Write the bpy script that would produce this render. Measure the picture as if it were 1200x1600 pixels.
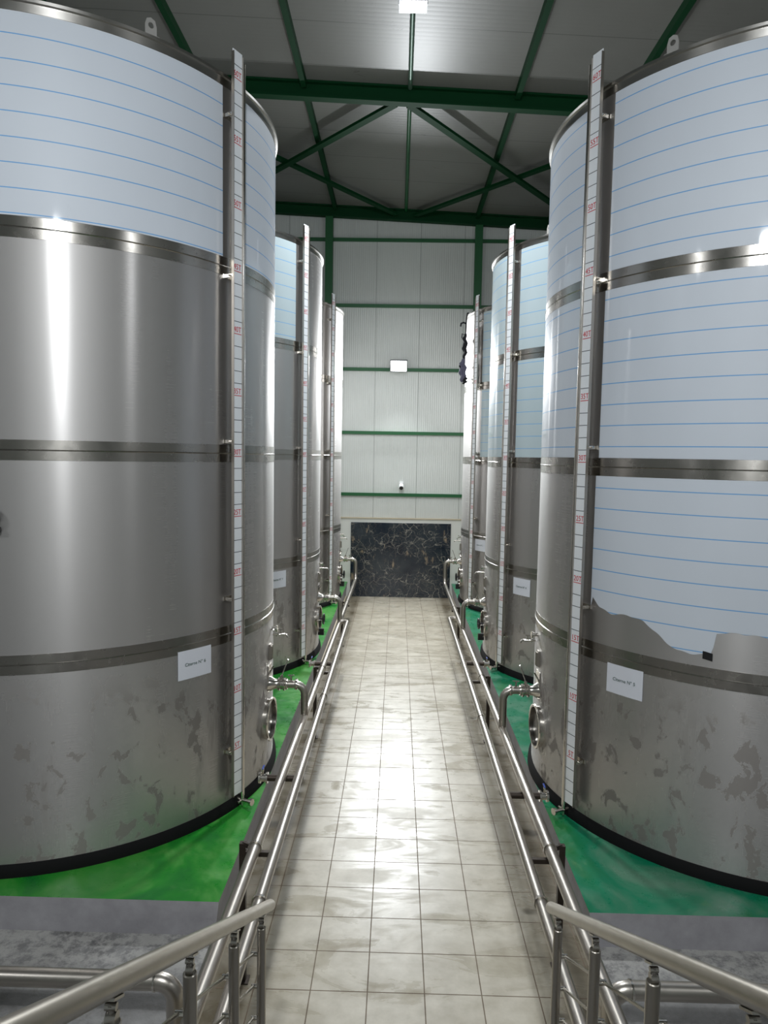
import bpy, bmesh, math, random
from mathutils import Vector, Matrix
random.seed(7)
for o in list(bpy.data.objects): bpy.data.objects.remove(o)
SC = bpy.context.scene
COL = SC.collection
PI = math.pi

# ------------------------------------------------------------------ camera
CAMH = 3.3733
F_PX, PITCH, YAW, ROLL = 1107.9, -0.0786, 0.0182, 0.0169
fw = Vector((-math.sin(YAW)*math.cos(PITCH), math.cos(YAW)*math.cos(PITCH), math.sin(PITCH)))
rt = Vector((math.cos(YAW), math.sin(YAW), 0)); up = rt.cross(fw)
r2 = math.cos(ROLL)*rt + math.sin(ROLL)*up; u2 = -math.sin(ROLL)*rt + math.cos(ROLL)*up
cam_data = bpy.data.cameras.new('camera'); cam = bpy.data.objects.new('camera', cam_data); COL.objects.link(cam)
M3 = Matrix((r2, u2, -fw)).transposed()
cam.matrix_world = Matrix.Translation((0, 0, CAMH)) @ M3.to_4x4()
cam_data.sensor_fit = 'VERTICAL'; cam_data.sensor_height = 36; cam_data.sensor_width = 27
cam_data.lens = 36*F_PX/1600; cam_data.clip_start = 0.05; cam_data.clip_end = 100
SC.camera = cam

# ------------------------------------------------------------------ world, exposure
w = bpy.data.worlds.new('world'); SC.world = w; w.use_nodes = True
w.node_tree.nodes['Background'].inputs[0].default_value = (0.5, 0.55, 0.6, 1)
w.node_tree.nodes['Background'].inputs[1].default_value = 0.3
SC.view_settings.view_transform = 'Standard'; SC.view_settings.look = 'None'
SC.view_settings.gamma = 1.0; SC.view_settings.use_curve_mapping = False
SC.view_settings.exposure = 0.0

# lamps of the hall and two unseen ambient side lamps: power of each floodlight (used by the floodlight builder below)
POWER_BACK, POWER_ROOF, POWER_FRONT, POWER_SIDE = 350, 225, 160, 60
LAMP_COL = (0.93, 0.97, 1.0)

# ------------------------------------------------------------------ measured layout
YW = 16.89                      # far wall
XL, XR = -3.089, 3.265          # tank rows
YL = [6.639, 10.80, 14.90]; YR = [6.613, 10.70, 14.86]
RT = 1.9; ZB = 0.35
PLX, PRX, PY = -1.155, 1.338, 4.55     # platform edges
WX0, WX1, YF = -7.2, 7.4, -0.8
def zroof(x): return 9.02 - 0.047*x

# ------------------------------------------------------------------ materials
def S(c): # sRGB 0-255 -> linear
    return tuple(((v/255)/12.92 if v/255 <= .04045 else ((v/255+.055)/1.055)**2.4) for v in c) + (1,)
class NT:
    def __init__(s, name):
        s.m = bpy.data.materials.new(name); s.m.use_nodes = True; s.t = s.m.node_tree; s.b = s.t.nodes['Principled BSDF']
        s.pos = None
    def n(s, ty, **k):
        nd = s.t.nodes.new(ty)
        for a, v in k.items(): setattr(nd, a, v)
        return nd
    def l(s, a, b): s.t.links.new(a, b)
    def put(s, sock, v):
        if isinstance(v, bpy.types.NodeSocket): s.l(v, sock)
        else: sock.default_value = v
    def math(s, op, a, b=0.0, c=0.0):
        nd = s.n('ShaderNodeMath', operation=op)
        for i, v in enumerate((a, b, c)): s.put(nd.inputs[i], v)
        return nd.outputs[0]
    def P(s):
        if s.pos is None:
            tc = s.n('ShaderNodeTexCoord'); s.pos = tc.outputs['Object']
        return s.pos
    def xyz(s):
        sp = s.n('ShaderNodeSeparateXYZ'); s.l(s.P(), sp.inputs[0]); return sp.outputs
    def mapped(s, scale, loc=(0, 0, 0)):
        mp = s.n('ShaderNodeMapping'); s.l(s.P(), mp.inputs[0]); mp.inputs['Scale'].default_value = scale
        mp.inputs['Location'].default_value = loc; return mp.outputs[0]
    def noise(s, scale, detail=4, rough=.55, vec=None, dist=0.0):
        nd = s.n('ShaderNodeTexNoise'); nd.inputs['Scale'].default_value = scale; nd.inputs['Detail'].default_value = detail
        nd.inputs['Roughness'].default_value = rough; nd.inputs['Distortion'].default_value = dist
        s.l(vec if vec is not None else s.P(), nd.inputs['Vector']); return nd.outputs[0]
    def ramp(s, f, stops, interp='LINEAR'):
        nd = s.n('ShaderNodeValToRGB'); cr = nd.color_ramp; cr.interpolation = interp
        while len(cr.elements) < len(stops): cr.elements.new(.5)
        for e, (p, c) in zip(cr.elements, stops):
            e.position = p; e.color = c if isinstance(c, (tuple, list)) else (c, c, c, 1)
        s.put(nd.inputs[0], f); return nd.outputs[0]
    def mix(s, f, a, b, bt='MIX'):
        nd = s.n('ShaderNodeMix', data_type='RGBA', blend_type=bt)
        s.put(nd.inputs['Factor'], f); s.put(nd.inputs['A'], a); s.put(nd.inputs['B'], b); return nd.outputs['Result']
    def bump(s, h, strength=.3, dist=.01):
        nd = s.n('ShaderNodeBump'); nd.inputs['Strength'].default_value = strength; nd.inputs['Distance'].default_value = dist
        s.put(nd.inputs['Height'], h); s.l(nd.outputs[0], s.b.inputs['Normal'])
    def set(s, **k):
        for a, v in k.items(): s.put(s.b.inputs[a.replace('_', ' ')], v)
        return s.m
def grid(t, v, off, step, width):       # 1 on a line, 0 elsewhere
    f = t.math('FRACT', t.math('DIVIDE', t.math('SUBTRACT', v, off), step))
    d = t.math('MINIMUM', f, t.math('SUBTRACT', 1.0, f))
    return t.math('LESS_THAN', d, width/step/2)
def plain(name, col, rough=.5, metal=0.0, spec=.5):
    t = NT(name); t.set(Base_Color=S(col), Roughness=rough, Metallic=metal)
    t.b.inputs['Specular IOR Level'].default_value = spec
    return t.m

def m_steel_tank():
    t = NT('tank steel'); x, y, z = t.xyz()
    br = t.noise(1.0, 5, .6, t.mapped((1.2, 1.2, 160)))
    big = t.noise(1.6, 3, .5, t.mapped((2.2, 2.2, .35)))
    st = t.noise(4.6, 6, .62, t.mapped((1.5, 1.5, 1.0), (3, 1, 2)), .4)
    low = t.ramp(t.math('MULTIPLY', z, .5), [(.0, 1.0), (.55, 1.0), (.72, 0.0)])       # splashes reach up to about 1.3 m
    spot = t.math('MULTIPLY', t.ramp(st, [(.55, 0.0), (.575, 1.0)]), low)
    drip = t.math('MULTIPLY', t.ramp(t.noise(1.0, 5, .6, t.mapped((7, 7, 1.1), (5, 0, 0))), [(.58, 0.0), (.66, 1.0)]), low)
    dirt = t.math('MINIMUM', t.math('ADD', spot, t.math('MULTIPLY', drip, .5)), 1.0)
    col = t.mix(t.math('MULTIPLY', dirt, .68), S((192, 189, 187)), S((142, 136, 130)))
    rg = t.math('ADD', t.math('ADD', .385, t.math('MULTIPLY', br, .02)), t.math('ADD', t.math('MULTIPLY', big, .06), t.math('MULTIPLY', dirt, .16)))
    tg = t.n('ShaderNodeTangent'); tg.direction_type = 'RADIAL'; tg.axis = 'Z'; t.l(tg.outputs[0], t.b.inputs['Tangent'])
    t.bump(t.math('ADD', t.math('MULTIPLY', br, .02), t.noise(.9, 2)), .05, .02)
    t.set(Base_Color=col, Metallic=.94, Roughness=t.math('ADD', rg, .15), Anisotropic=.55, Anisotropic_Rotation=.25)
    # mill-finish sheet: a soft scattered reflection plus a sharper one drawn out along the height
    b2 = t.n('ShaderNodeBsdfPrincipled'); mx = t.n('ShaderNodeMixShader'); out = t.t.nodes['Material Output']
    t.put(b2.inputs['Base Color'], col); b2.inputs['Metallic'].default_value = 1.0; t.put(b2.inputs['Roughness'], t.math('SUBTRACT', rg, .16))
    b2.inputs['Anisotropic'].default_value = .9; b2.inputs['Anisotropic Rotation'].default_value = .25; t.l(tg.outputs[0], b2.inputs['Tangent'])
    t.put(mx.inputs[0], t.math('SUBTRACT', .32, t.math('MULTIPLY', dirt, .24))); t.l(t.b.outputs[0], mx.inputs[1]); t.l(b2.outputs[0], mx.inputs[2]); t.l(mx.outputs[0], out.inputs[0])
    return t.m
def m_steel(name, col, rough, aniso=0.0):
    t = NT(name); n1 = t.noise(14, 4)
    if aniso:
        tg = t.n('ShaderNodeTangent'); tg.direction_type = 'RADIAL'; tg.axis = 'Z'; t.l(tg.outputs[0], t.b.inputs['Tangent'])
        t.set(Anisotropic=aniso, Anisotropic_Rotation=.25)
    return t.set(Base_Color=S(col), Metallic=1.0, Roughness=t.math('ADD', rough, t.math('MULTIPLY', n1, .12)))
def m_film(name, base, step, off):
    t = NT(name); x, y, z = t.xyz()
    ln = grid(t, z, off, step, .0075)
    n1 = t.noise(1.3, 3, .5, t.mapped((1, 1, .6)))
    c = t.mix(n1, S(base), S([min(255, v*1.06) for v in base]))
    scr = t.ramp(t.noise(9, 5, .7, t.mapped((1, 1, .35))), [(.70, 0.0), (.74, 1.0)])
    c = t.mix(t.math('MULTIPLY', scr, .22), c, S((120, 135, 150)))
    c = t.mix(t.math('MULTIPLY', ln, .9), c, S((92, 158, 214)))
    t.bump(t.noise(2.2, 2, .5, t.mapped((3, 3, .4))), .12, .01)
    m = t.set(Base_Color=c, Roughness=.5, Metallic=0.0); t.b.inputs['Specular IOR Level'].default_value = .4
    t.b.inputs['Coat Weight'].default_value = .5; t.b.inputs['Coat Roughness'].default_value = .05
    return m
def m_tiles():
    t = NT('floor tiles'); x, y, z = t.xyz(); s = .3605
    g = t.math('MAXIMUM', grid(t, x, -.4916, s, .0075), grid(t, y, 4.2221, s, .0075))
    ix = t.math('FLOOR', t.math('DIVIDE', t.math('SUBTRACT', x, -.4916), s)); iy = t.math('FLOOR', t.math('DIVIDE', t.math('SUBTRACT', y, 4.2221), s))
    cb = t.n('ShaderNodeCombineXYZ'); t.l(ix, cb.inputs[0]); t.l(iy, cb.inputs[1])
    wn = t.n('ShaderNodeTexWhiteNoise', noise_dimensions='3D'); t.l(cb.outputs[0], wn.inputs['Vector'])
    n1 = t.noise(5.5, 6, .6); n2 = t.noise(1.5, 5, .6, None, .6); n3 = t.noise(1.2, 5, .65, t.mapped((1.1, 3.2, 1)), .8)
    c = t.ramp(n1, [(.3, S((166, 158, 140))), (.7, S((196, 189, 173)))])
    c = t.mix(t.math('MULTIPLY', wn.outputs['Value'], .25), c, S((190, 184, 168)))
    c = t.mix(t.math('MULTIPLY', t.ramp(n2, [(.48, 0.0), (.68, 1.0)]), .35), c, S((150, 140, 120)))
    # brown dirt, with the pipes' shade painted in, along both sides of the walk
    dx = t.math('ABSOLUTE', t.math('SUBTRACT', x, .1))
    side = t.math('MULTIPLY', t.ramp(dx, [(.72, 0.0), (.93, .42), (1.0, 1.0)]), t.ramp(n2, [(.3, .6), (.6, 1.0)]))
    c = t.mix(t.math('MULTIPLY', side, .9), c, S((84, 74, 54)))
    gw = t.ramp(n1, [(.3, S((84, 66, 48))), (.7, S((126, 112, 94)))])
    c = t.mix(g, c, gw)
    rg = t.ramp(n3, [(.36, .17), (.6, .46)])
    t.bump(t.math('SUBTRACT', t.math('MULTIPLY', n1, .12), g), .35, .003)
    return t.set(Base_Color=c, Roughness=t.math('MAXIMUM', rg, t.math('MULTIPLY', g, .7)))
def m_green(name, a, b, c3):
    t = NT(name); n1 = t.noise(1.4, 5, .6, None, .7); n2 = t.noise(7, 6, .7)
    c = t.ramp(n1, [(.3, S(a)), (.5, S(b)), (.66, S(c3))])
    c = t.mix(t.math('MULTIPLY', t.ramp(n2, [(.6, 0.0), (.8, 1.0)]), .35), c, S((110, 150, 92)))
    t.bump(n2, .15, .01)
    return t.set(Base_Color=c, Roughness=t.ramp(n2, [(.3, .22), (.7, .45)]))
def m_grey_side():
    t = NT('grey painted plinth side'); n1 = t.noise(4, 6, .65)
    c = t.ramp(n1, [(.3, S((142, 140, 144))), (.7, S((168, 166, 170)))])
    sc = t.ramp(t.noise(10, 5, .7), [(.68, 0.0), (.74, 1.0)])
    c = t.mix(t.math('MULTIPLY', sc, .4), c, S((80, 78, 78)))
    t.bump(n1, .2, .01)
    return t.set(Base_Color=c, Roughness=.6)
def m_concrete():
    t = NT('rough concrete'); x, y, z = t.xyz(); n1 = t.noise(2.2, 8, .68, None, .5); n2 = t.noise(9, 8, .75); n3 = t.noise(26, 6, .7)
    c = t.ramp(n1, [(.3, S((98, 97, 96))), (.52, S((132, 131, 130))), (.7, S((162, 161, 158)))])
    c = t.mix(t.math('MULTIPLY', t.ramp(n2, [(.5, 0.0), (.62, 1.0)]), .35), c, S((78, 72, 66)))
    near = t.ramp(t.math('MULTIPLY', y, .2), [(.80, 0.0), (.86, 1.0)])     # cement slurry spilled along the plinth
    sl = t.math('MULTIPLY', near, t.ramp(n2, [(.42, 0.0), (.55, 1.0)]))
    c = t.mix(t.math('MULTIPLY', sl, .7), c, S((188, 186, 182)))
    t.bump(t.math('ADD', n2, t.math('MULTIPLY', n3, .4)), .6, .02)
    return t.set(Base_Color=c, Roughness=t.ramp(n1, [(.35, .35), (.6, .75)]))
def m_panel(name, base, axis, step, off, rib):
    t = NT(name); o = t.xyz(); v = o[axis]; other = o[2] if axis == 0 else o[0]
    seam = grid(t, v, off, step, .012)
    ribs = t.math('ABSOLUTE', t.math('SINE', t.math('MULTIPLY', v, PI/rib)))
    n1 = t.noise(1.1, 5, .6); n2 = t.noise(8, 6, .7, t.mapped((1, 1, 1)))
    c = t.mix(n1, S(base), S([v_*.93 for v_ in base]))
    c = t.mix(t.math('MULTIPLY', t.ramp(n2, [(.66, 0.0), (.75, 1.0)]), .25), c, S([v_*.6 for v_ in base]))
    c = t.mix(t.math('MULTIPLY', seam, .55), c, S((92, 94, 92)))
    t.bump(t.math('SUBTRACT', t.math('MULTIPLY', t.math('POWER', ribs, .4), 1.0), t.math('MULTIPLY', seam, 2.0)), .7, .006)
    return t.set(Base_Color=c, Roughness=.27)
def m_ceiling():
    t = NT('ceiling panels'); x, y, z = t.xyz()
    seam = grid(t, y, .35, 1.05, .016)
    ribs = t.math('ABSOLUTE', t.math('SINE', t.math('MULTIPLY', y, PI/.09)))
    n1 = t.noise(.7, 6, .6); n2 = t.noise(2.4, 7, .72, t.mapped((1, 2, 1), (1, 4, 0)), .5)
    c = t.mix(n1, S((140, 140, 135)), S((122, 122, 117)))
    blot = t.math('MULTIPLY', t.ramp(n2, [(.66, 0.0), (.70, 1.0)]), .6)
    c = t.mix(blot, c, S((74, 74, 68)))
    c = t.mix(t.math('MULTIPLY', seam, .6), c, S((70, 72, 68)))
    t.bump(t.math('SUBTRACT', t.math('MULTIPLY', ribs, .4), t.math('MULTIPLY', seam, 2.0)), .35, .004)
    return t.set(Base_Color=c, Roughness=.38)
def m_marble():
    t = NT('black marble tiles'); x, y, z = t.xyz()
    nd = t.noise(2.6, 5, .6); sh = t.n('ShaderNodeVectorMath', operation='SCALE'); 
    nn = t.n('ShaderNodeTexNoise'); nn.inputs['Scale'].default_value = 3.0; nn.inputs['Detail'].default_value = 6; t.l(t.P(), nn.inputs['Vector'])
    t.l(nn.outputs['Color'], sh.inputs[0]); sh.inputs['Scale'].default_value = .55
    ad = t.n('ShaderNodeVectorMath', operation='ADD'); t.l(t.P(), ad.inputs[0]); t.l(sh.outputs[0], ad.inputs[1])
    def vein(sc, w0, w1):
        vo = t.n('ShaderNodeTexVoronoi', feature='DISTANCE_TO_EDGE'); vo.inputs['Scale'].default_value = sc; t.l(ad.outputs[0], vo.inputs['Vector'])
        return t.ramp(vo.outputs['Distance'], [(w0, 1.0), (w1, 0.0)])
    v1 = vein(4.0, .004, .022); v2 = vein(10.0, .006, .04)
    br = t.ramp(t.noise(3.0, 4, .6, t.mapped((1, 1, 1), (7, 3, 1))), [(.38, 0.0), (.55, 1.0)])
    c = t.ramp(t.noise(2.0, 6, .6), [(.3, S((10, 24, 42))), (.7, S((54, 62, 68)))])
    c = t.mix(t.math('MULTIPLY', t.math('MULTIPLY', v1, br), .75), c, S((176, 172, 160)))
    c = t.mix(t.math('MULTIPLY', t.math('MULTIPLY', v2, br), .45), c, S((140, 132, 118)))
    gold = t.ramp(t.noise(1.9, 4, .55, t.mapped((2.0, 1, 1), (1.5, 0, .4))), [(.61, 0.0), (.69, 1.0)])
    c = t.mix(t.math('MULTIPLY', gold, .75), c, S((180, 160, 130)))
    seam = t.math('MAXIMUM', grid(t, z, 0.0, .6, .004), grid(t, x, -1.09, 1.19, .004))
    c = t.mix(t.math('MULTIPLY', seam, .7), c, S((10, 12, 14)))
    return t.set(Base_Color=c, Roughness=.13)

MT = dict(
    tank=m_steel_tank(), band2=m_steel('smooth weld band', (176, 173, 168), .26, .7), band=m_steel('polished weld band', (168, 164, 158), .2, .75), pipe=m_steel('brushed pipe', (180, 174, 166), .27),
    rail=m_steel('satin railing steel', (176, 170, 160), .27), bright=m_steel('bright fitting steel', (205, 200, 192), .12),
    film=m_film('blue lined protective film', (197, 203, 211), .163, .03), film2=m_film('pale green protective film', (170, 184, 188), .163, .06),
    black=plain('black sealant', (9, 9, 10), .8, 0.0, .25), rubber=plain('black plastic', (22, 22, 24), .45), dark=plain('dark steel plate', (70, 62, 56), .45, .8),
    white=plain('white scale strip', (232, 235, 238), .35), inner=plain('dark oiled steel', (44, 40, 38), .3, .9), lugs=plain('matt steel plate', (176, 174, 170), .5, .55), red=plain('red print', (196, 44, 52), .5), ink=plain('grey print', (70, 74, 80), .5),
    text=plain('dark green print', (72, 96, 88), .6), paper=plain('white paper sleeve', (218, 220, 228), .28),
    gpaint=plain('green painted steel', (20, 92, 48), .42), gdark=plain('dark green painted beam', (8, 62, 32), .65, 0.0, .15),
    conduit=plain('galvanised conduit', (96, 124, 108), .4, .3), plaster=plain('white plaster', (226, 228, 222), .5),
    lamp=plain('lamp housing', (150, 152, 155), .4, .5), cctv=plain('white camera housing', (225, 226, 226), .35),
    blue=plain('blue valve handle', (28, 62, 150), .4), cloth=plain('grey cloth', (92, 90, 108), .9), strap=plain('black strap', (20, 20, 26), .8),
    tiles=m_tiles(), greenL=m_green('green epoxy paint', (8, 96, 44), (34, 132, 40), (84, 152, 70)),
    greenR=m_green('teal green epoxy paint', (10, 104, 44), (12, 118, 84), (84, 128, 104)),
    side=m_grey_side(), conc=m_concrete(), wall=m_panel('wall panels', (222, 226, 222), 0, 1.02, .45, .05),
    wallx=m_panel('side wall panels', (200, 203, 200), 1, 1.02, .45, .05), ceil=m_ceiling(), marble=m_marble(), trim=plain('stone ledge', (196, 184, 160), .4))
def emis(name, strength):
    t = NT(name); t.set(Base_Color=(0, 0, 0, 1), Roughness=1.0); t.b.inputs['Emission Color'].default_value = (*LAMP_COL, 1)
    t.b.inputs['Emission Strength'].default_value = strength; return t.m
MT['led'] = emis('lit led panel', 12)

# ------------------------------------------------------------------ geometry helpers
def link_bm(name, bm, mat, parent=None, smooth=True, origin=None):
    me = bpy.data.meshes.new(name)
    if origin is not None: bmesh.ops.translate(bm, verts=bm.verts, vec=-Vector(origin))
    bm.normal_update(); bm.to_mesh(me); bm.free()
    o = bpy.data.objects.new(name, me); COL.objects.link(o)
    for m in (mat if isinstance(mat, (list, tuple)) else [mat]): me.materials.append(m)
    if smooth:
        me.polygons.foreach_set('use_smooth', [True]*len(me.polygons))
        try: me.set_sharp_from_angle(angle=math.radians(38))
        except Exception: pass
    if origin is not None: o.location = origin
    if parent is not None: o.parent = parent; o.location = Vector(o.location)
    return o
def empty(name, loc, label, cat, group=None):
    o = bpy.data.objects.new(name, None); COL.objects.link(o); o.location = loc; o.empty_display_size = .2
    return tag(o, label, cat, group)
def tag(o, label=None, cat=None, group=None, kind=None):
    if label: o['label'] = label
    if cat: o['category'] = cat
    if group: o['group'] = group
    if kind: o['kind'] = kind
    return o
def box(bm, x0, x1, y0, y1, z0, z1, mi=0, bevel=0.0):
    r = bmesh.ops.create_cube(bm, size=1.0)
    for v in r['verts']: v.co = Vector(((x0+x1)/2 + v.co.x*(x1-x0), (y0+y1)/2 + v.co.y*(y1-y0), (z0+z1)/2 + v.co.z*(z1-z0)))
    fs = {f for v in r['verts'] for f in v.link_faces}
    for f in fs: f.material_index = mi
    if bevel:
        es = {e for v in r['verts'] for e in v.link_edges}
        bmesh.ops.bevel(bm, geom=list(es), offset=bevel, segments=2, affect='EDGES', profile=.5)
    return r
def obox(bm, c, ax, ay, az, hx, hy, hz):     # oriented box
    vs = []
    for i in (-1, 1):
        for j in (-1, 1):
            for k in (-1, 1): vs.append(bm.verts.new(Vector(c)+Vector(ax)*i*hx+Vector(ay)*j*hy+Vector(az)*k*hz))
    for f in ((0, 1, 3, 2), (4, 6, 7, 5), (0, 4, 5, 1), (2, 3, 7, 6), (0, 2, 6, 4), (1, 5, 7, 3)): bm.faces.new([vs[i] for i in f])
    bmesh.ops.recalc_face_normals(bm, faces=list({f for v in vs for f in v.link_faces}))
def bar(bm, a, b, w, h):                     # rectangular bar from a to b
    a, b = Vector(a), Vector(b); d = (b-a); L = d.length; d.normalize()
    ref = Vector((0, 0, 1)) if abs(d.z) < .95 else Vector((0, 1, 0))
    s = d.cross(ref).normalized(); u = s.cross(d)
    obox(bm, (a+b)/2, d, s, u, L/2, w/2, h/2)
def tube(bm, pts, r, seg=16, caps=True, closed=False):
    pts = [Vector(p) for p in pts]; n = len(pts); rs = r if isinstance(r, (list, tuple)) else [r]*n
    T = []
    for i in range(n):
        a = pts[i-1] if (i > 0 or closed) else pts[i]; b = pts[(i+1) % n] if (i < n-1 or closed) else pts[i]
        T.append((b-a).normalized())
    ref = Vector((0, 0, 1)) if abs(T[0].z) < .9 else Vector((1, 0, 0))
    N = (ref - ref.dot(T[0])*T[0]).normalized(); rings = []
    for i in range(n):
        if i: 
            N = N - N.dot(T[i])*T[i]; N.normalize()
        B = T[i].cross(N)
        rings.append([bm.verts.new(pts[i] + rs[i]*(math.cos(2*PI*k/seg)*N + math.sin(2*PI*k/seg)*B)) for k in range(seg)])
    for i in range(n if closed else n-1):
        A, C = rings[i], rings[(i+1) % n]
        for k in range(seg): bm.faces.new((A[k], A[(k+1) % seg], C[(k+1) % seg], C[k]))
    if caps and not closed:
        bm.faces.new(rings[0][::-1]); bm.faces.new(rings[-1])
def arc(c, a, b, R, n=8):      # quarter bend around corner point c, from direction a (incoming side) to b (outgoing side)
    c, a, b = Vector(c), Vector(a).normalized(), Vector(b).normalized()
    o = c + R*a + R*b
    return [o - R*b*math.cos(t*PI/2/n) - R*a*math.sin(t*PI/2/n) for t in range(n+1)]
def lathe(bm, prof, c=(0, 0, 0), axis=(0, 0, 1), seg=32, closed=False):
    ax = Vector(axis).normalized(); ref = Vector((1, 0, 0)) if abs(ax.x) < .9 else Vector((0, 1, 0))
    u = (ref-ref.dot(ax)*ax).normalized(); v = ax.cross(u); c = Vector(c); rings = []
    for (r, h) in prof:
        if r < 1e-6: rings.append([bm.verts.new(c+ax*h)])
        else: rings.append([bm.verts.new(c+ax*h+r*(math.cos(2*PI*k/seg)*u+math.sin(2*PI*k/seg)*v)) for k in range(seg)])
    pairs = list(zip(rings, rings[1:])) + ([(rings[-1], rings[0])] if closed else [])
    for A, B in pairs:
        for k in range(seg):
            k2 = (k+1) % seg
            if len(A) == 1 and len(B) == 1: continue
            if len(A) == 1: bm.faces.new((A[0], B[k2], B[k]))
            elif len(B) == 1: bm.faces.new((A[k], A[k2], B[0]))
            else: bm.faces.new((A[k], A[k2], B[k2], B[k]))
    bmesh.ops.recalc_face_normals(bm, faces=bm.faces[:])
def ring_piece(bm, a0, a1, r0, r1, zlo, zhi, seg):   # curved sheet between angles (deg); zlo/zhi numbers or functions of angle
    f = lambda z, a: z(a) if callable(z) else z
    rows = []
    for i in range(seg+1):
        a = a0 + (a1-a0)*i/seg; ca, sa = math.cos(math.radians(a)), math.sin(math.radians(a))
        lo, hi = f(zlo, a), f(zhi, a)
        rows.append([bm.verts.new((r*ca, r*sa, z)) for r, z in ((r0, lo), (r1, lo), (r1, hi), (r0, hi))])
    for A, B in zip(rows, rows[1:]):
        for k in range(4): bm.faces.new((A[k], A[(k+1) % 4], B[(k+1) % 4], B[k]))
    bm.faces.new(rows[0]); bm.faces.new(rows[-1][::-1])
    bmesh.ops.recalc_face_normals(bm, faces=bm.faces[:])
_tc = {}
def text_verts(s, size, extrude=.0006):
    k = (s, size)
    if k not in _tc:
        cu = bpy.data.curves.new('t', 'FONT'); cu.body = s; cu.size = size; cu.extrude = extrude; cu.align_x = 'CENTER'; cu.align_y = 'CENTER'
        cu.resolution_u = 3
        ob = bpy.data.objects.new('t', cu); COL.objects.link(ob); bpy.context.view_layer.update()
        me = bpy.data.meshes.new_from_object(ob.evaluated_get(bpy.context.evaluated_depsgraph_get()))
        _tc[k] = ([v.co.copy() for v in me.vertices], [tuple(p.vertices) for p in me.polygons])
        bpy.data.objects.remove(ob); bpy.data.curves.remove(cu); bpy.data.meshes.remove(me)
    return _tc[k]
def add_text(bm, s, size, org, right, upv, nrm, xs=1.0):
    vs, ps = text_verts(s, size); org, right, upv, nrm = map(Vector, (org, right, upv, nrm))
    nv = [bm.verts.new(org + right*v.x*xs + upv*v.y + nrm*(v.z+.0008)) for v in vs]
    for p in ps:
        try: bm.faces.new([nv[i] for i in p])
        except ValueError: pass

# ------------------------------------------------------------------ room shell
def struct(name, fn, mat, smooth=False):
    bm = bmesh.new(); fn(bm); o = link_bm(name, bm, mat, None, smooth); o['kind'] = 'structure'; return o
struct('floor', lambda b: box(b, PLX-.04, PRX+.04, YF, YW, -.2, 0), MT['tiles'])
struct('floor.001', lambda b: box(b, WX0, PLX-.04, YF, PY, -.2, .11), MT['conc'])
struct('floor.002', lambda b: box(b, PRX+.04, WX1, YF, PY, -.2, .11), MT['conc'])
def plinth(x0, x1, edge):
    def f(b):
        box(b, x0, x1, PY, YW, -.2, ZB)
        for v in b.verts:
            if v.co.z < 0 and abs(v.co.x) < 3: v.co.x += edge*.065
        b.normal_update()
        for fc in b.faces: fc.material_index = 0 if fc.normal.z > .5 else 1
    return f
struct('floor.003', plinth(WX0, PLX, -1), [MT['greenL'], MT['side']])
struct('floor.004', plinth(PRX, WX1, 1), [MT['greenR'], MT['side']])
def strip(x0, x1):
    return lambda b: box(b, x0, x1, PY-.6, YW-.1, 0, .014)
struct('trim_1', strip(PLX-.04, PLX-.015), MT['trim']); struct('trim_2', strip(PRX+.015, PRX+.04), MT['trim'])
struct('wall_back', lambda b: box(b, WX0-.2, WX1+.2, YW, YW+.2, -.2, 9.6), MT['wall'])
struct('wall_left', lambda b: box(b, WX0-.2, WX0, YF, YW, -.2, 9.6), MT['wallx'])
struct('wall_right', lambda b: box(b, WX1, WX1+.2, YF, YW, -.2, 9.2), MT['wallx'])
struct('wall_front', lambda b: box(b, WX0-.2, WX1+.2, YF-.2, YF, -.2, 9.6), MT['wall'])
def ceil(b):
    x0, x1 = WX0-.2, WX1+.2; vs = []
    for x in (x0, x1):
        for y in (YF-.2, YW+.2):
            for dz in (0, .12): vs.append(b.verts.new((x, y, zroof(x)+dz)))
    for f in ((0, 1, 3, 2), (4, 6, 7, 5), (0, 4, 5, 1), (2, 3, 7, 6), (0, 2, 6, 4), (1, 5, 7, 3)): b.faces.new([vs[i] for i in f])
    bmesh.ops.recalc_face_normals(b, faces=b.faces[:])
struct('ceiling', ceil, MT['ceil'])
# white masonry dado with its stone ledge and the marble cladding
def dado(b):
    box(b, WX0, WX1, YW-.035, YW, 0, 1.885)
struct('wall_dado', dado, MT['plaster'])
struct('trim_3', lambda b: box(b, WX0, WX1, YW-.07, YW, 1.885, 1.91), MT['trim'])
mb = bmesh.new(); box(mb, -1.09, 1.295, YW-.058, YW-.037, 0.001, 1.79, bevel=.003)
tag(link_bm('marble_panel', mb, MT['marble'], None, False), 'black gold-veined marble cladding at the far end of the tiled walkway', 'wall cladding')

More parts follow.
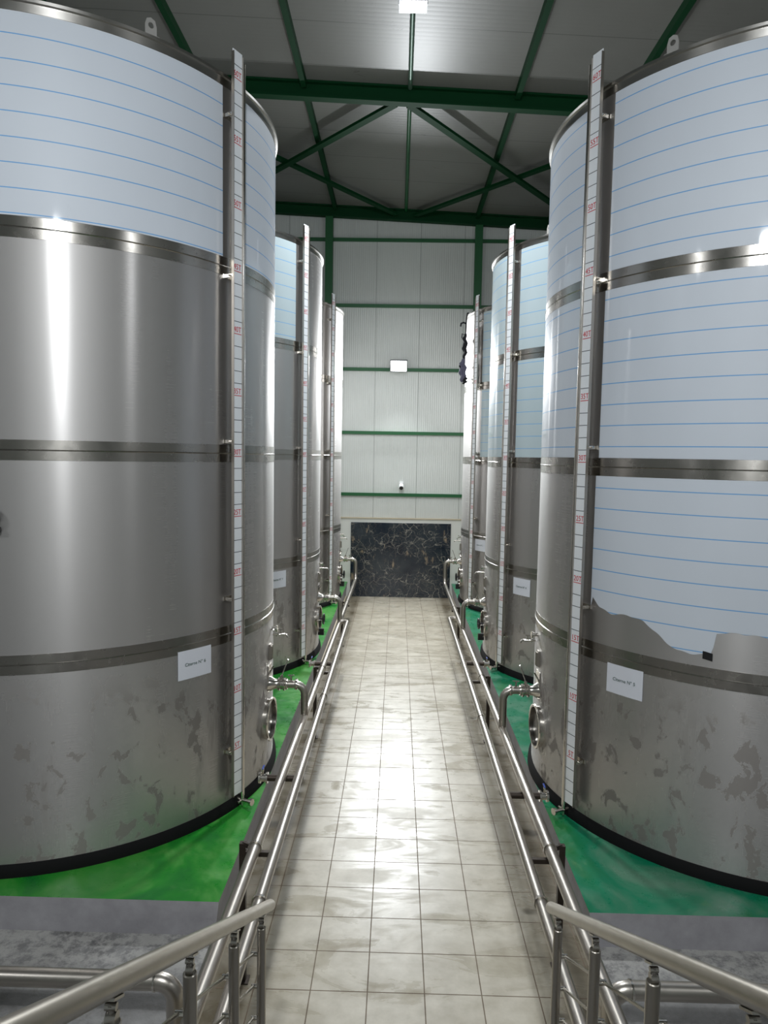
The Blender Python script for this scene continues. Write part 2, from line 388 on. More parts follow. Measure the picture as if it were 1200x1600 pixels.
# ------------------------------------------------------------------ steel frame, girts, purlins, braces (each its own member)
def member(name, a, b, w, h, mat, label, cat, group, web=None):
    bm = bmesh.new(); a, b = Vector(a), Vector(b)
    if web:                                   # I-section
        d = (b-a).normalized(); s = d.cross(Vector((0, 0, 1))).normalized() if abs(d.z) < .9 else Vector((1, 0, 0)); u = s.cross(d)
        t = .014; L = (b-a).length/2; c = (a+b)/2
        obox(bm, c+u*(h/2-t), d, s, u, L, w/2, t); obox(bm, c-u*(h/2-t), d, s, u, L, w/2, t); obox(bm, c, d, s, u, L, web/2, h/2-t)
    else: bar(bm, a, b, w, h)
    return tag(link_bm(name, bm, mat, None, False), label, cat, group)
bh = .25
for y, lab in ((YW-.12, 'dark green roof beam running along the top of the far wall'), (11.36, 'dark green roof beam crossing overhead between the tank rows, nearer the viewer'),):
    x0, x1 = WX0+.01, WX1-.01
    member('roof_beam', (x0, y, zroof(x0)-bh/2-.003), (x1, y, zroof(x1)-bh/2-.003), .15, bh, MT['gdark'], lab, 'beam', 'roof beams', .012)
for y in (5.83, .3):
    x0, x1 = WX0+.01, WX1-.01
    member('roof_beam', (x0, y, zroof(x0)-bh/2-.003), (x1, y, zroof(x1)-bh/2-.003), .15, bh, MT['gdark'], 'dark green roof beam above or behind the viewer', 'beam', 'roof beams', .012)
pn = {-4.75: 'outermost on the left', -3.13: 'passing over the nearest left tank', -1.54: 'first left of the middle', 1.72: 'first right of the middle', 3.35: 'passing over the nearest right tank', 4.98: 'outermost on the right'}
segs = [(YF+.01, .3-.08), (.3+.08, 5.83-.08), (5.83+.08, 11.36-.08), (11.36+.08, YW-.2)]
wh = ['behind the viewer', 'above the viewer', 'before the nearer beam', 'in the far bay']
for x, d in pn.items():
    for k, (ya, yb) in enumerate(segs):
        if abs(x) > 4 and k < 2: continue
        member('purlin', (x, ya, zroof(x)-.065), (x, yb, zroof(x)-.065), .08, .12, MT['gdark'], 'green purlin %s, %s' % (wh[k], d), 'purlin', 'roof purlins')
for (ya, yb), d in ((segs[2], 'in the bay in front of the nearer beam'), (segs[3], 'in the far bay')):
    bm = bmesh.new(); tube(bm, [(.085, ya, 8.975), (.085, yb, 8.975)], .034, 12)
    tag(link_bm('roof_tie', bm, MT['conduit' if ya < 11 else 'gpaint'], None), 'thin middle tie pipe under the ceiling %s' % d, 'pipe', 'middle roof ties')
zb_ = lambda x: zroof(x)-.2
for (xa, ya, xb, yb, lab) in ((-.15, 11.48, -4.35, 16.65, 'green roof brace falling from the nearer beam to the left'), (-.15, 16.65, -4.35, 11.48, 'green roof brace from the far beam centre toward the left tanks'),
                         (.08, 11.48, 4.2, 16.65, 'green roof brace falling from the nearer beam to the right'), (.3, 16.65, 4.3, 11.48, 'green roof brace from the far beam centre toward the right tanks')):
    dz = 0 if yb > ya else .05
    member('roof_brace', (xa, ya, zb_(xa)+dz), (xb, yb, zb_(xb)+dz), .125, .05, MT['gdark'], lab, 'brace', 'roof braces')
for x, d in ((-1.675, 'left'), (1.77, 'right')):
    member('wall_column', (x, YW-.12, 0), (x, YW-.12, zroof(x)-bh-.005), .17, .12, MT['gpaint'], 'green column against the far wall on the %s of the floodlight' % d, 'column', 'far wall columns', .012)
for k, (z, d) in enumerate(((8.36, 'topmost, just below the roof beam'), (6.865, 'second from the top'), (5.40, 'at the height of the lit floodlight'), (3.92, 'between floodlight and security camera'), (2.46, 'lowest, just under the security camera'))):
    x0, x1 = WX0+.01, WX1-.01
    member('girt', (x0, YW-.03, z), (x1, YW-.03, z), .055, .075, MT['gpaint'], 'green horizontal wall rail on the far wall, %s' % d, 'girt', 'far wall girts')

# ------------------------------------------------------------------ tanks
def tank(side, idx, yc, films, number, words):
    xc = XL if side < 0 else XR
    ZT = (6.3148 if side < 0 else 6.2531) - ZB
    za = [z-ZB for z in ((4.858, 3.374, 1.876) if side < 0 else (4.762, 3.3175, 1.835))]
    A = (lambda a: a) if side < 0 else (lambda a: 180-a)
    T = empty('storage_tank', (xc, yc, ZB), words, 'tank', 'stainless storage tanks')
    def P(a, r, z): a = math.radians(A(a)); return Vector((r*math.cos(a), r*math.sin(a), z))
    def fr(a):
        a = math.radians(A(a)); n = Vector((math.cos(a), math.sin(a), 0)); return n, Vector((0, 0, 1)).cross(n), Vector((0, 0, 1))
    bm = bmesh.new(); lathe(bm, [(RT-.02, 0.0), (RT, 0.0), (RT, ZT-.03), (RT-.02, ZT-.03)], seg=180, closed=True); link_bm('shell', bm, MT['tank'], T)
    bm = bmesh.new(); lathe(bm, [(0, ZT+.24), (.3, ZT+.23), (RT-.03, ZT-.02), (RT-.03, ZT-.04), (0, ZT+.2)], seg=96); link_bm('lid', bm, MT['tank'], T)
    bm = bmesh.new(); lathe(bm, [(RT-.03, .0), (RT+.035, .0), (RT+.03, .05), (RT+.004, .085), (RT-.03, .085)], seg=144, closed=True); link_bm('base_seal', bm, MT['black'], T)
    bm = bmesh.new(); lathe(bm, [(RT-.028, ZT-.085), (RT+.004, ZT-.085), (RT+.006, ZT-.03), (RT+.022, ZT-.025), (RT+.022, ZT-.004), (RT+.012, ZT), (RT-.028, ZT)], seg=144, closed=True); link_bm('rim', bm, MT['band2'], T)
    for kz, z in enumerate(za):
        bm = bmesh.new(); lathe(bm, [(RT-.008, z-.07), (RT+.003, z-.07), (RT+.0032, z-.005), (RT+.0095, z), (RT+.0032, z+.005), (RT+.003, z+.07), (RT-.008, z+.07)], seg=144, closed=True)
        link_bm('weld_band', bm, MT['band' if idx == 0 or kz == 0 or (side > 0 and kz == 1) else 'band2'], T)
    for fa0, fa1, zlo, zhi, mt in films(za, ZT):
        if callable(zlo): zf = (lambda f: (lambda a: f(a if side < 0 else 180-a)))(zlo)
        else: zf = zlo
        bm = bmesh.new(); ring_piece(bm, *sorted((A(fa0), A(fa1))), RT-.003, RT+.0022, zf, zhi, max(12, int(abs(fa1-fa0)*2)))
        link_bm('protective_film', bm, MT[mt], T)
    if side > 0 and idx == 0:
        bm = bmesh.new(); ring_piece(bm, *sorted((A(-56.3), A(-58.3))), RT+.002, RT+.006, 1.96-ZB, 2.015-ZB, 5)
        for v in bm.verts: v.co.z += .006*math.sin(v.co.x*40)
        link_bm('torn_tape', bm, MT['rubber'], T)
    # lifting lugs
    for a in ((-47.3 if side < 0 else -43.6), 45, 135, 225):
        n, tdir, u = fr(a); bm = bmesh.new(); c = P(a, RT-.012, ZT)
        outl = [(-.042, -.01), (.042, -.01), (.042, .075), (.03, .115), (0, .128), (-.03, .115), (-.042, .075)]
        hole = [(.021*math.cos(q*PI/6), .075+.021*math.sin(q*PI/6)) for q in range(12)]
        lv = {}
        for sgn in (-1, 1):
            lv[sgn] = ([bm.verts.new(c+tdir*x+u*y+n*sgn*.005) for x, y in outl], [bm.verts.new(c+tdir*x+u*y+n*sgn*.005) for x, y in hole])
            es = []
            for L in lv[sgn]: es += [bm.edges.new((L[i], L[(i+1) % len(L)])) for i in range(len(L))]
            bmesh.ops.triangle_fill(bm, edges=es, use_beauty=True)
        for q in (0, 1):
            L0, L1 = lv[-1][q], lv[1][q]
            for i in range(len(L0)): bm.faces.new((L0[i], L0[(i+1) % len(L0)], L1[(i+1) % len(L0)], L1[i]))
        bmesh.ops.recalc_face_normals(bm, faces=bm.faces[:])
        obox(bm, c+n*.012-u*.006, tdir, n, u, .05, .02, .006)
        link_bm('lifting_lug', bm, MT['lugs'], T, False)
    # level gauge
    ga = -26.0; n, rt_, u = fr(ga); sgn = 1 if side < 0 else -1      # +sgn*rt_ is the side away from the viewer
    g0, g1 = .15, 6.13
    c = P(ga, 1.985, 0)
    bm = bmesh.new()
    obox(bm, c-n*.012+u*(g0+g1)/2, rt_, n, u, .058, .004, (g1-g0)/2)
    obox(bm, c-rt_*sgn*.0575+u*(g0+g1)/2, rt_, n, u, .0015, .011, (g1-g0)/2)
    obox(bm, c+rt_*sgn*.0575+u*(g0+g1)/2, rt_, n, u, .0015, .011, (g1-g0)/2)
    G = link_bm('level_gauge', bm, MT['pipe'], T, False)
    bm = bmesh.new(); obox(bm, c-n*.005+u*((g0+g1)/2+.01), rt_, n, u, .0555, .0025, (g1-g0)/2+.01); bms = bm
    bm = bmesh.new(); tc_ = P(ga+2.75*1, 1.962, 0); tube(bm, [tc_+u*.10, tc_+u*(g1-.03)], .021, 12); link_bm('sight_tube', bm, MT['bright'], G)
    bmk = bms; nf0 = len(bmk.faces); fp = c-n*.0022
    z5 = .90-ZB; dz = .4903
    for k in range(12):
        z = z5+k*dz
        bmr = bmesh.new(); add_text(bmr, '%dT' % (5*(k+1)), .062, fp+u*(z+.033)-rt_*.002, rt_, u, n, .95)
        obox(bmr, fp+u*z, rt_, n, u, .05, .0006, .003); link_bm('scale_number', bmr, MT['red'], G, False)
        for j in range(1, 5):
            if z+j*dz/5 < g1-.02: obox(bmk, fp+u*(z+j*dz/5), rt_, n, u, .054, .0005, .0026)
    for j in range(1, 4): obox(bmk, fp+u*(z5-j*dz/5), rt_, n, u, .054, .0005, .0026)
    for i_, f_ in enumerate(bmk.faces): f_.material_index = 0 if i_ < nf0 else 1
    link_bm('scale_strip', bmk, [MT['white'], MT['ink']], G, False)
    for z in (5.66, 4.43, 3.12, 1.83, .53):
        bm = bmesh.new()
        for s in (-1, 1):
            obox(bm, P(ga, 1.937, z)+rt_*s*.063, rt_, n, u, .003, .045, .013)
        obox(bm, P(ga, 1.9, z), rt_, n, u, .075, .006, .016)
        tube(bm, [P(ga, 1.955, z)-rt_*sgn*.085, P(ga, 1.955, z)+rt_*sgn*.085], .007, 8)
        link_bm('bracket', bm, MT['bright'], G)
    bm = bmesh.new(); q = P(ga+2.75, 1.962, .055)
    tube(bm, [P(ga+2.75, 1.89, .055), P(ga+2.75, 2.05, .055)], .016, 12); tube(bm, [q, q+u*.09], .017, 12); tube(bm, [q-u*.045, q], .012, 10)
    tube(bm, [q-rt_*.06, q+rt_*.02], .01, 10); lathe(bm, [(0, -.012), (.03, -.012), (.03, .012), (0, .012)], P(ga+2.75, 2.055, .055), n, 12)
    link_bm('gauge_cock', bm, MT['bright'], T)
    # manhole
    ma = -3.0; n, rt_, u = fr(ma); zc = .87-ZB; c = P(ma, RT, zc)
    bm = bmesh.new(); lathe(bm, [(.178, -.04), (.178, .042), (.186, .048), (.202, .046), (.206, .036), (.192, .028), (.192, -.04)], c, n, 40, closed=True)
    Mh = link_bm('manhole', bm, MT['bright'], T)
    bm = bmesh.new(); lathe(bm, [(0, .022), (.10, .018), (.16, .008), (.18, .006), (.18, -.01), (0, -.01)], c, n, 40); link_bm('manhole_door', bm, MT['inner'], Mh)
    if idx > 0:
        bm = bmesh.new(); k0 = c+n*.1
        tube(bm, [k0+(rt_*math.cos(t*PI/6)+u*math.sin(t*PI/6))*.075 for t in range(12)], .012, 8, closed=True); tube(bm, [c+n*.03, c+n*.115], .014, 10)
        for t in range(3): tube(bm, [k0, k0+(rt_*math.cos(t*PI*2/3)+u*math.sin(t*PI*2/3))*.075], .009, 8)
        obox(bm, c+n*.06-u*.2, rt_, n, u, .02, .045, .05)
        link_bm('handwheel', bm, MT['rubber'], Mh)
    # outlet nozzle and butterfly valve (axis along x, at the height of the branch pipe)
    zv = 1.19-ZB; oa = -1.2; n, rt_, u = fr(oa); c = P(oa, RT, zv)
    bm = bmesh.new(); lathe(bm, [(.0, -.02), (.085, -.02), (.075, .01), (.05, .05), (.046, .085), (.0, .085)], c, n, 28)
    obox(bm, c+u*.1+n*.004, rt_, n, u, .07, .006, .09)
    N = link_bm('outlet_nozzle', bm, MT['bright'], T)
    bm = bmesh.new(); lathe(bm, [(0, .085), (.05, .085), (.062, .09), (.062, .105), (.05, .11), (.05, .135), (.062, .14), (.062, .155), (.045, .16), (0, .16)], c, n, 28)
    tube(bm, [c+n*.122+u*.04, c+n*.122+u*.085], .014, 10)
    Vv = link_bm('outlet_valve', bm, MT['bright'], T)
    bm = bmesh.new(); a = c+n*.12+u*.08; b = a+n*.06+u*.16+rt_*0
    bar(bm, a, b, .022, .008); link_bm('lever', bm, MT['bright'], Vv, False)
    bm = bmesh.new(); a = c+n*.01+u*.17
    bar(bm, a-rt_*sgn*.09-u*.06, a+n*.03, .014, .006); link_bm('stay', bm, MT['bright'], T, False)
    # sample tap, thermometer socket and probe pocket
    n, rt_, u = fr(7.0); c = P(7.0, RT, 1.60-ZB); bm = bmesh.new()
    tube(bm, [c-n*.01, c+n*.11, c+n*.135-u*.008, c+n*.145-u*.03], .011, 12); lathe(bm, [(0, 0), (.022, 0), (.022, .012), (0, .012)], c+n*.03, n, 16)
    tube(bm, [c+n*.075, c+n*.075+u*.045], .006, 8); obox(bm, c+n*.075+u*.048, n, rt_, u, .022, .006, .004)
    link_bm('sample_tap', bm, MT['bright'], T)
    n, rt_, u = fr(2.0); c = P(2.0, RT, 1.70-ZB); bm = bmesh.new(); lathe(bm, [(0, -.01), (.018, -.01), (.018, .045), (.035, .047), (.035, .062), (0, .062)], c, n, 20)
    tube(bm, [c+n*.03-rt_*.09, c+n*.03+rt_*.02], .006, 8); link_bm('thermometer_socket', bm, MT['bright'], T)
    n, rt_, u = fr(-1.0); c = P(-1.0, RT, 1.50-ZB); bm = bmesh.new()
    obox(bm, c+n*.008, rt_, n, u, .035, .012, .075); 
    for s in (-1, 1): tube(bm, [c+n*.02+rt_*s*.02-u*.07, c+n*.02+rt_*s*.02+u*.06], .013, 10)
    link_bm('probe_pocket', bm, MT['pipe'], T)
    if side < 0 and idx == 0:
        n, rt_, u = fr(-80.3); c = P(-80.3, RT, 2.92-ZB); bm = bmesh.new(); lathe(bm, [(0, -.01), (.05, -.01), (.05, .03), (.07, .032), (.07, .05), (0, .055)], c, n, 24)
        tube(bm, [c+n*.03-rt_*.05-u*.09, c+n*.03+rt_*.07-u*.09], .02, 10); link_bm('side_fitting', bm, MT['rubber'], T)
    # paper sign
    if number:
        la = {(-1, 0): -37.4, (1, 0): -39.0, (1, 1): -35.5, (-1, 1): -39.5, (1, 2): -31.5}[(side, idx)]
        lz = {(-1, 0): 1.715, (1, 0): 1.662, (1, 1): 1.625, (-1, 1): 1.66, (1, 2): 1.66}[(side, idx)]
        hw = math.degrees(.157/RT); L = bmesh.new(); ring_piece(L, *sorted((A(la-hw), A(la+hw))), RT+.004, RT+.0065, lz-.115, lz+.115, 8)
        for v in L.verts: v.co += Vector((xc, yc, 0))
        s = link_bm('tank_sign', L, MT['paper'], None, False)
        tag(s, 'white paper sign reading Citerne N° %d on %s' % (number, words2[(side, idx)]), 'sign', 'paper tank signs')
        n, rt_, u = fr(la); bt = bmesh.new(); add_text(bt, 'Citerne N° %d' % number, .037, Vector((xc, yc, lz+.0))+n*(RT+.0075), rt_, u, n)
        link_bm('lettering', bt, MT['text'], s, False)
    return T
words2 = {(-1, 0): 'the nearest left tank', (1, 0): 'the nearest right tank', (-1, 1): 'the middle left tank', (1, 1): 'the middle right tank', (1, 2): 'the farthest right tank'}
def ragged(a):       # torn lower edge of the film, from the gauge outward (a in left-row degrees), heights above plinth
    pts = [(-28.2, 2.283), (-31.0, 2.20), (-34.5, 2.165), (-39, 2.185), (-43, 2.165), (-46.5, 2.09), (-48.5, 2.035), (-51, 1.995), (-54, 1.985), (-58.2, 2.005), (-58.6, 2.16), (-63, 2.18), (-75, 2.16), (-100, 2.2)]
    for (a0, z0), (a1, z1) in zip(pts, pts[1:]):
        if a <= a0 and a >= a1: return z0+(z1-z0)*(a-a0)/(a1-a0) - ZB + .004*math.sin(a*1.3)*min(1, abs(a+28.2)/3)
    return pts[-1][1]-ZB
g = .072
def fL1(za, ZT): return [(-150, -28.4, za[0]+g, ZT-.088, 'film'), (-19.8, 150, za[0]+g, ZT-.088, 'film')]
def fL2(za, ZT): return [(-150, -29.5, za[0]+g, ZT-.088, 'film2')]
def fN(za, ZT): return []
def fR1(za, ZT): return [(-150, -29.6, za[0]+g, ZT-.088, 'film'), (-19.8, 150, za[0]+g, ZT-.088, 'film'), (-150, -28.9, za[1]+g, za[0]-g, 'film'), (-19.8, 150, za[1]+g, za[0]-g, 'film'), (-95, -28.2, ragged, za[1]-g, 'film')]
def fR2(za, ZT): return [(-150, -29.2, za[0]+g, ZT-.088, 'film2'), (-19.8, 150, za[0]+g, ZT-.088, 'film2'), (-150, -29.2, za[1]+g, za[0]-g, 'film2'), (-19.8, 150, za[1]+g, za[0]-g, 'film2')]
def fR3(za, ZT): return [(-150, -29.2, za[0]+g, ZT-.088, 'film2'), (-150, -29.2, za[1]+g, za[0]-g, 'film2')]
tank(-1, 0, YL[0], fL1, 6, 'large stainless steel storage tank nearest on the left, film only on its top ring')
tank(-1, 1, YL[1], fL2, 7, 'middle stainless storage tank of the left row, pale film left of its gauge')
tank(-1, 2, YL[2], fN, None, 'farthest stainless storage tank of the left row, bare steel without film')
tank(1, 0, YR[0], fR1, 5, 'large stainless storage tank nearest on the right, with torn blue-lined film')
tank(1, 1, YR[1], fR2, 4, 'middle stainless storage tank of the right row, pale film on its upper half')
tank(1, 2, YR[2], fR3, 3, 'farthest stainless storage tank of the right row, beside the hanging straps')

# ------------------------------------------------------------------ pipe lines along the walkway
def ring_clamp(bm, c, axis, r, wd=.018):
    lathe(bm, [(r, -wd/2), (r+.007, -wd/2), (r+.007, wd/2), (r, wd/2)], c, axis, 20, closed=True)
def pipeline(side):
    s = side; word = 'left' if s < 0 else 'right'
    XA = -.85 if s < 0 else 1.038; XB = -.717 if s < 0 else .878
    zA = (lambda y: .925-(y-3.5)*.0155) if s < 0 else (lambda y: .845-(y-4)*.0135)
    zBf = (lambda y: .925-(y-3.5)*.008) if s < 0 else (lambda y: .80-(y-4)*.004)
    Ys = YL if s < 0 else YR; xc = XL if s < 0 else XR
    xt = xc - s*RT                                           # tank face on the walkway side
    rA, rB = .037, .034; yst = 4.25 if s < 0 else 4.45
    T = empty('transfer_pipe', (XA, 4.0, 0), 'long stainless transfer pipe beside the %s tanks, with elbows up to the valves' % word, 'pipe')
    def loc(bm): bmesh.ops.translate(bm, verts=bm.verts, vec=-Vector(T.location)); return bm
    y3 = Ys[2]-.04; zv = 1.19
    bm = bmesh.new(); pts = [(XA, 1.2, zA(1.2)), (XA, y3-.16, zA(y3-.16))]
    k = zA(y3)
    for t in range(1, 7):
        q = t/6*PI/2; pts.append((XA, y3-.16+.16*math.sin(q), k+.16*(1-math.cos(q))))
    x_v = xt - s*(.16)        # outer face of valve
    x_e = XA + s*.09
    for t in range(1, 9):
        q = t/8*PI/2; pts.append((XA+s*.09*(1-math.cos(q)), y3, zv-.09+.09*math.sin(q)))
    pts.append((x_v, y3, zv)); tube(bm, pts, rA, 16)
    link_bm('run', loc(bm), MT['pipe'], T)
    for i in (0, 1):
        y = Ys[i]-.04; bm = bmesh.new(); pts = [(XA, y, zA(y)+.01), (XA, y, zv-.09)]
        for t in range(1, 9):
            q = t/8*PI/2; pts.append((XA+s*.09*(1-math.cos(q)), y, zv-.09+.09*math.sin(q)))
        pts.append((x_v, y, zv)); tube(bm, pts, rA, 16)
        link_bm('branch', loc(bm), MT['pipe'], T)
    for i in range(3):
        y = Ys[i]-.04; xm = (x_v+x_e)/2; bm = bmesh.new()
        for xx in (x_v-s*.005, x_v-s*.1):
            lathe(bm, [(0, -.012), (.05, -.012), (.053, 0), (.05, .012), (0, .012)], (xx, y, zv), (1, 0, 0), 20)
        tube(bm, [(x_v-s*.05, y, zv+.03), (x_v-s*.05, y, zv+.085)], .008, 8); bar(bm, (x_v-s*.02, y, zv+.085), (x_v-s*.08, y, zv+.088), .012, .008)
        link_bm('pipe_clamp', loc(bm), MT['bright'], T)
    for y in (yst, 8.2, 12.3):
        bm = bmesh.new(); ring_clamp(bm, (XA, y, zA(y)), (0, 1, 0), rA); link_bm('ring', loc(bm), MT['bright'], T)
    # drain pipe
    D = empty('drain_pipe', (XB, 4.0, 0), 'shorter stainless pipe on the walkway side of the %s transfer pipe' % word, 'pipe')
    def locd(bm): bmesh.ops.translate(bm, verts=bm.verts, vec=-Vector(D.location)); return bm
    ye = 10.55 if s < 0 else 11.35
    bm = bmesh.new(); tube(bm, [(XB, 1.2, zBf(1.2)), (XB, ye-.07, zBf(ye))] + [(XB+s*.07*(1-math.cos(t/6*PI/2)), ye-.07+.07*math.sin(t/6*PI/2), zBf(ye)) for t in range(1, 7)] + [(XB+s*.10, ye, zBf(ye))], rB, 16)
    link_bm('run', locd(bm), MT['pipe'], D)
    yd = (5.35, 8.5) if s < 0 else (5.4, 9.0)
    for y in yd:
        z = zBf(y)-.06; xo = XA+s*.13
        bm = bmesh.new(); tube(bm, [(XB, y, zBf(y)-.01), (XB, y, z)], .026, 12); tube(bm, [(XB, y, z), (xo, y, z)], .026, 12); link_bm('branch', locd(bm), MT['dark'], D)
        bm = bmesh.new(); lathe(bm, [(0, 0), (.044, 0), (.044, .014), (.03, .018), (.03, .05), (.044, .054), (.044, .07), (0, .07)], (xo-s*.01, y, z), (s, 0, 0), 20)
        tube(bm, [(xo+s*.03, y, z+.02), (xo+s*.03, y, z+.07)], .009, 8); V = link_bm('drain_valve', locd(bm), MT['bright'], D)
        bm = bmesh.new(); bar(bm, (xo+s*.03, y-.01, z+.072), (xo+s*.03, y+.05, z+.076), .012, .006); link_bm('lever', locd(bm), MT['blue'], V)
    for y in ((3.7, 7.1) if s < 0 else (3.95, 6.9)):
        bm = bmesh.new(); ring_clamp(bm, (XB, y, zBf(y)), (0, 1, 0), rB); link_bm('ring', locd(bm), MT['bright'], D)
    # floor stands
    nm = ['nearest', 'middle', 'farthest']
    for k, y in enumerate((yst, 8.2, 12.3)):
        bm = bmesh.new(); xp = XA+s*.085; z = min(zA(y), zBf(y)) - .05
        top = zA(y)+.01
        box(bm, xp-.02, xp+.02, y+.02, y+.06, 0, top); box(bm, xp-.04, xp+.04, y, y+.08, 0, .008)
        bar(bm, (xp, y+.04, z-.01), (XB+s*.005 if y < ye else XA-s*.04, y+.04, z-.01), .03, .03)
        bar(bm, (xp, y+.04, zA(y)), (XA+s*.03, y+.01, zA(y)), .012, .03)
        tag(link_bm('pipe_stand', bm, MT['dark'], None, False), '%s floor stand carrying the pipes beside the %s tanks' % (nm[k], word), 'pipe stand', 'pipe stands')
pipeline(-1); pipeline(1)

# floor level cross pipes in the foreground
for s, X, Y, z, lab in ((-1, -1.2, 3.75, .405, 'stainless pipe lying across the concrete behind the left railing'), (1, 1.24, 3.75, .435, 'stainless pipe lying across the concrete behind the right railing')):
    bm = bmesh.new(); xe = WX0+.02 if s < 0 else WX1-.02; R = .1
    pts = [(xe, Y, z), (X+s*R, Y, z)] + [(X+s*R*(1-math.sin(t/8*PI/2)), Y, z-R*(1-math.cos(t/8*PI/2))) for t in range(1, 9)] + [(X, Y, .112)]
    tube(bm, pts, .05, 20); T = tag(link_bm('cross_pipe', bm, MT['pipe'], None), lab, 'pipe')
    bm = bmesh.new(); ring_clamp(bm, (X+s*(R+.01), Y, z), (1, 0, 0), .048, .012); link_bm('weld_ring', bm, MT['bright'], T)

# ------------------------------------------------------------------ stairs and railings
CX = .09
bm = bmesh.new(); nst = 11; rise = .17; run = .292; y_bot = 3.45
prof = [(y_bot, 0)]
for k in range(nst): prof += [(y_bot-k*run, (k+1)*rise), (y_bot-(k+1)*run, (k+1)*rise)]
prof[-1] = (YF+.01, nst*rise); prof.append((YF+.01, 0))
A_ = [bm.verts.new((CX-.745, y, z)) for y, z in prof]; B_ = [bm.verts.new((CX+.745, y, z)) for y, z in prof]
bm.faces.new(A_); bm.faces.new(B_[::-1])
for i in range(len(prof)): bm.faces.new((A_[i], B_[i], B_[(i+1) % len(prof)], A_[(i+1) % len(prof)]))
bmesh.ops.recalc_face_normals(bm, faces=bm.faces[:])
tag(link_bm('staircase', bm, MT['conc'], None, False), 'concrete staircase coming down to the tiled walkway between the railings', 'stairs')
def railing(s):
    X = -.58 if s < 0 else .765
    word = 'left' if s < 0 else 'right'
    (y1, z1), (y0, z0) = ((3.27, 1.193), (1.08, 2.44)) if s < 0 else ((3.22, 1.253), (1.36, 2.29))
    sl = (z1-z0)/(y1-y0); zr = lambda y: z1+(y-y1)*sl
    T = empty('stair_railing', (X, 2.0, .8), 'brushed steel stair railing with round handrail at the %s edge of the picture bottom' % word, 'railing', 'stair railings')
    org = Vector(T.location)
    def lk(n, bm, m=MT['rail'], par=T): bmesh.ops.translate(bm, verts=bm.verts, vec=-org); return link_bm(n, bm, m, par)
    bm = bmesh.new(); rr = .0265; d = Vector((0, y1-.2, zr(y1-.2)))-Vector((0, y1, z1)); d.normalize()
    tube(bm, [(X, .3, zr(.3)), (X, y1-.004, zr(y1-.004)), (X, y1, z1)], [rr, rr, rr-.004], 24)
    tube(bm, [(X, .3, zr(.3)), (X, -.3, zr(.3))], rr, 24)
    lk('handrail', bm)
    py = POSTS[s]
    for y in py:
        zt = zr(y)-.085; k = min(nst, max(1, math.floor((y_bot-y)/run)+1)); zf = k*rise if y < y_bot else 0
        bm = bmesh.new(); tube(bm, [(X, y, zf), (X, y, zt-.003), (X, y, zt)], [.0205, .0205, .018], 20)
        lathe(bm, [(0, 0), (.04, 0), (.04, .008), (0, .008)], (X, y, zf), (0, 0, 1), 20)
        Pp = lk('post', bm)
        bm = bmesh.new(); tube(bm, [(X, y, zt-.01), (X, y, zt+.04)], .0085, 10); lathe(bm, [(0, -.01), (.015, -.01), (.015, .012), (0, .012)], (X, y, zt+.01), (1, 0, 0), 12)
        tube(bm, [(X-.012, y, zt+.035), (X+.012, y, zt+.035)], .009, 10); obox(bm, (X, y, zr(y)-rr-.003), (1, 0, 0), Vector((0, 1, sl)).normalized(), Vector((0, -sl, 1)).normalized(), .018, .03, .003)
        lk('post_head', bm, MT['band'], Pp)
        for j in range(5):
            bm = bmesh.new(); zc = zt-.13-j*.155
            if zc > zf+.05:
                tube(bm, [(X+s*.018, y, zc), (X+s*.045, y, zc)], .0105, 10); lk('rod_clamp', bm, MT['bright'], Pp)
            else: bm.free()
    for j in range(5):
        bm = bmesh.new(); dz = -.085-.13-j*.155
        ya, yb = min(py)-.02, max(py)+.012
        tube(bm, [(X+s*.036, ya, zr(ya)+dz), (X+s*.036, yb, zr(yb)+dz)], .0062, 10); lk('rod', bm, MT['rail'])
POSTS = {-1: (.87, 1.39, 1.95, 2.51, 3.05), 1: (.87, 1.41, 1.95, 2.51, 3.07)}
railing(-1); railing(1)

# ------------------------------------------------------------------ floodlights
def floodlight(loc, aim, power, w_, h_, label, spread=math.radians(150), hang=None):
    loc = Vector(loc); d = (Vector(aim)-loc).normalized(); ref = Vector((0, 0, 1)) if abs(d.z) < .95 else Vector((0, 1, 0))
    r = d.cross(ref).normalized(); u = r.cross(d)
    T = empty('floodlight', loc, label, 'lamp', 'floodlights')
    def lk(n, bm, m, par=T): bmesh.ops.translate(bm, verts=bm.verts, vec=-loc); return link_bm(n, bm, m, par, False)
    bm = bmesh.new(); obox(bm, loc-d*.03, r, u, d, w_/2+.02, h_/2+.02, .025)
    for k in range(7): obox(bm, loc-d*.06+r*(k-3)*w_/8, r, u, d, .003, h_/2, .012)
    H = lk('housing', bm, MT['lamp'])
    bm = bmesh.new(); obox(bm, loc-d*.003, r, u, d, w_/2, h_/2, .003); lk('led_panel', bm, MT['led'], T)
    if hang is not None:
        bm = bmesh.new(); e = Vector(hang)
        for s in (-1, 1): bar(bm, loc-d*.03+r*s*(w_/2+.025), loc-d*.03+r*s*(w_/2+.025)+(e-(loc-d*.03)), .006, .025)
        bar(bm, e+r*(w_/2+.028), e-r*(w_/2+.028), .025, .006); lk('yoke', bm, MT['lamp'])
    L = bpy.data.lights.new('floodlight_beam', 'AREA'); L.shape = 'RECTANGLE'; L.size = w_; L.size_y = h_; L.energy = power; L.color = LAMP_COL; L.spread = spread
    lo = bpy.data.objects.new('floodlight_beam', L); COL.objects.link(lo); lo.matrix_world = Matrix.Translation(loc+d*.004) @ Matrix((r, u, -d)).transposed().to_4x4()
floodlight((-.02, YW-.22, 5.46), (0.05, 6.0, 0.0), POWER_BACK, .36, .24, 'lit rectangular floodlight on the far wall', hang=(-.02, YW-.06, 5.46))
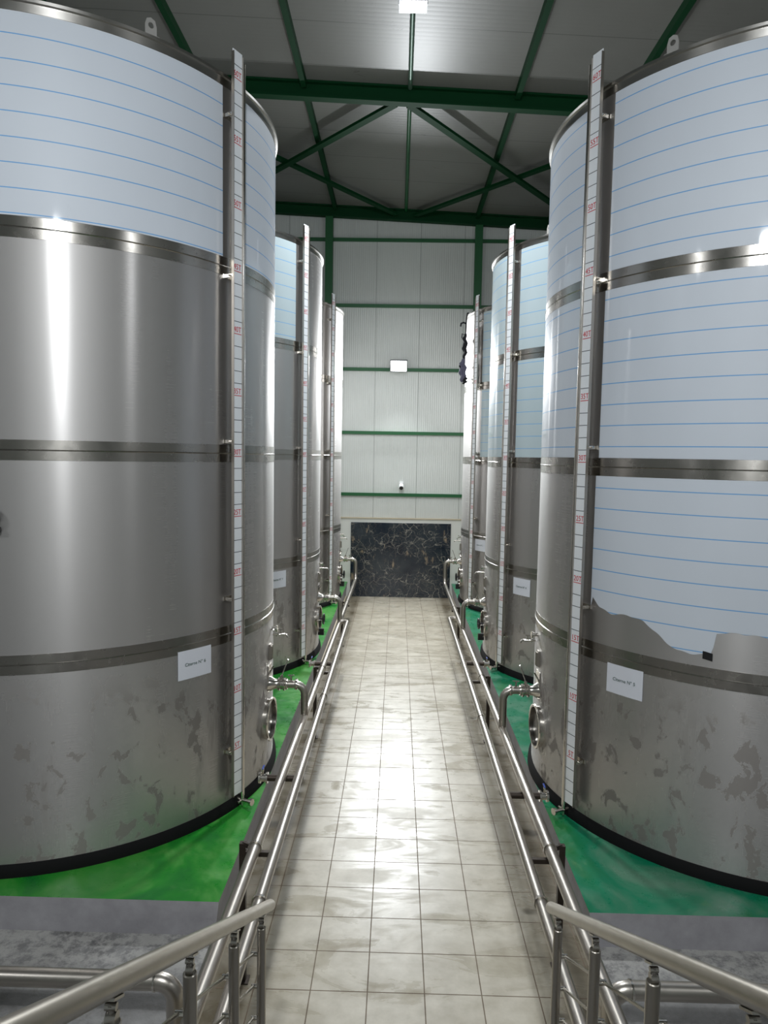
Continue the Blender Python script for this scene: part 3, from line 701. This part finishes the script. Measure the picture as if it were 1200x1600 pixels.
floodlight((.085, 9.05, 8.80), (.085, 9.6, 0), POWER_ROOF, .3, .24, 'lit floodlight hanging under the ceiling at the top of the picture', hang=(.085, 9.05, 8.93))
floodlight((-.25, -.45, 6.4), (0, 7.0, 2.2), POWER_FRONT, .4, .28, 'lit floodlight on the wall above and behind the viewer', hang=(-.25, YF+.01, 6.4))
for x, d in ((-5.9, 'left'), (6.1, 'right')):  # unseen lamps added for ambient light over the side aisles
    floodlight((x, -.45, 7.2), (x*.8, 8.0, 1.0), POWER_SIDE, .36, .26, 'unseen ambient floodlight on the front wall above the %s side of the hall' % d, hang=(x, YF+.01, 7.2))

# ------------------------------------------------------------------ small things
T = empty('security_camera', (.094, YW-.02, 2.64), 'small white security camera above the lowest green rail of the far wall', 'camera')
bm = bmesh.new(); box(bm, -.05, .05, -.03, .02, .03, .13, bevel=.006); C1 = link_bm('mount', bm, MT['cctv'], T)
bm = bmesh.new(); lathe(bm, [(0, 0), (.052, 0), (.058, .02), (.058, .15), (.05, .16), (0, .16)], (0, -.03, .05), (0, -.93, -.36), 24); link_bm('body', bm, MT['cctv'], T)
bm = bmesh.new(); lathe(bm, [(0, .158), (.045, .158), (.045, .168), (.03, .166), (0, .166)], (0, -.03, .05), (0, -.93, -.36), 24); link_bm('lens', bm, MT['rubber'], T)
bm = bmesh.new(); tube(bm, [(0, .01, .04), (.002, .008, -.02), (-.002, .008, -.13)], .006, 8); link_bm('cable', bm, MT['cctv'], T)

T = empty('strap_bundle', (1.29, 14.45, 5.4), 'dark bundle of straps and grey cloth hanging beside the farthest right tank', 'straps')
def wob(p, n, amp): return [Vector(p[i])+Vector((random.uniform(-amp, amp), random.uniform(-amp, amp), 0)) for i in range(n)]
o_ = Vector((1.29, 14.45, 5.4))
def lump(zc, h, w_, mt, name, par, dx=0):
    bm = bmesh.new(); bmesh.ops.create_icosphere(bm, subdivisions=4, radius=1.0)
    for v in bm.verts:
        q = v.co.copy(); k = 1+.22*math.sin(7*q.z+3*q.x)*math.cos(5*q.y+4*q.z)+.1*math.sin(13*q.x+9*q.z)
        v.co = Vector((q.x*w_*k+dx+.015*math.sin(9*q.z), q.y*w_*.8*k, zc+q.z*h))
    return link_bm(name, bm, mt, par)
B1 = lump(.20, .26, .045, MT['strap'], 'strap_roll', T, .01)
lump(-.28, .24, .065, MT['cloth'], 'cloth', T, -.02); lump(-.46, .1, .05, MT['strap'], 'strap_roll', T, .02)
bm = bmesh.new(); tube(bm, [(.075, .08, .86), (.05, .02, .85), (.03, 0, .75), (.02, 0, .4), (.01, 0, .1), (0, 0, -.3)], .014, 8)
tube(bm, [(.03, 0, .64), (-.03, -.01, .66), (-.075, -.01, .64), (-.085, -.01, .58)], .017, 8)
tube(bm, [(.01, .01, -.02), (-.05, 0, -.12), (-.085, 0, -.2), (-.06, 0, -.25), (.01, 0, -.27)], .015, 8)
tube(bm, [(-.01, 0, .42), (-.05, -.01, .44), (-.055, -.01, .36), (-.01, 0, .34)], .011, 8); link_bm('strap', bm, MT['strap'], T)
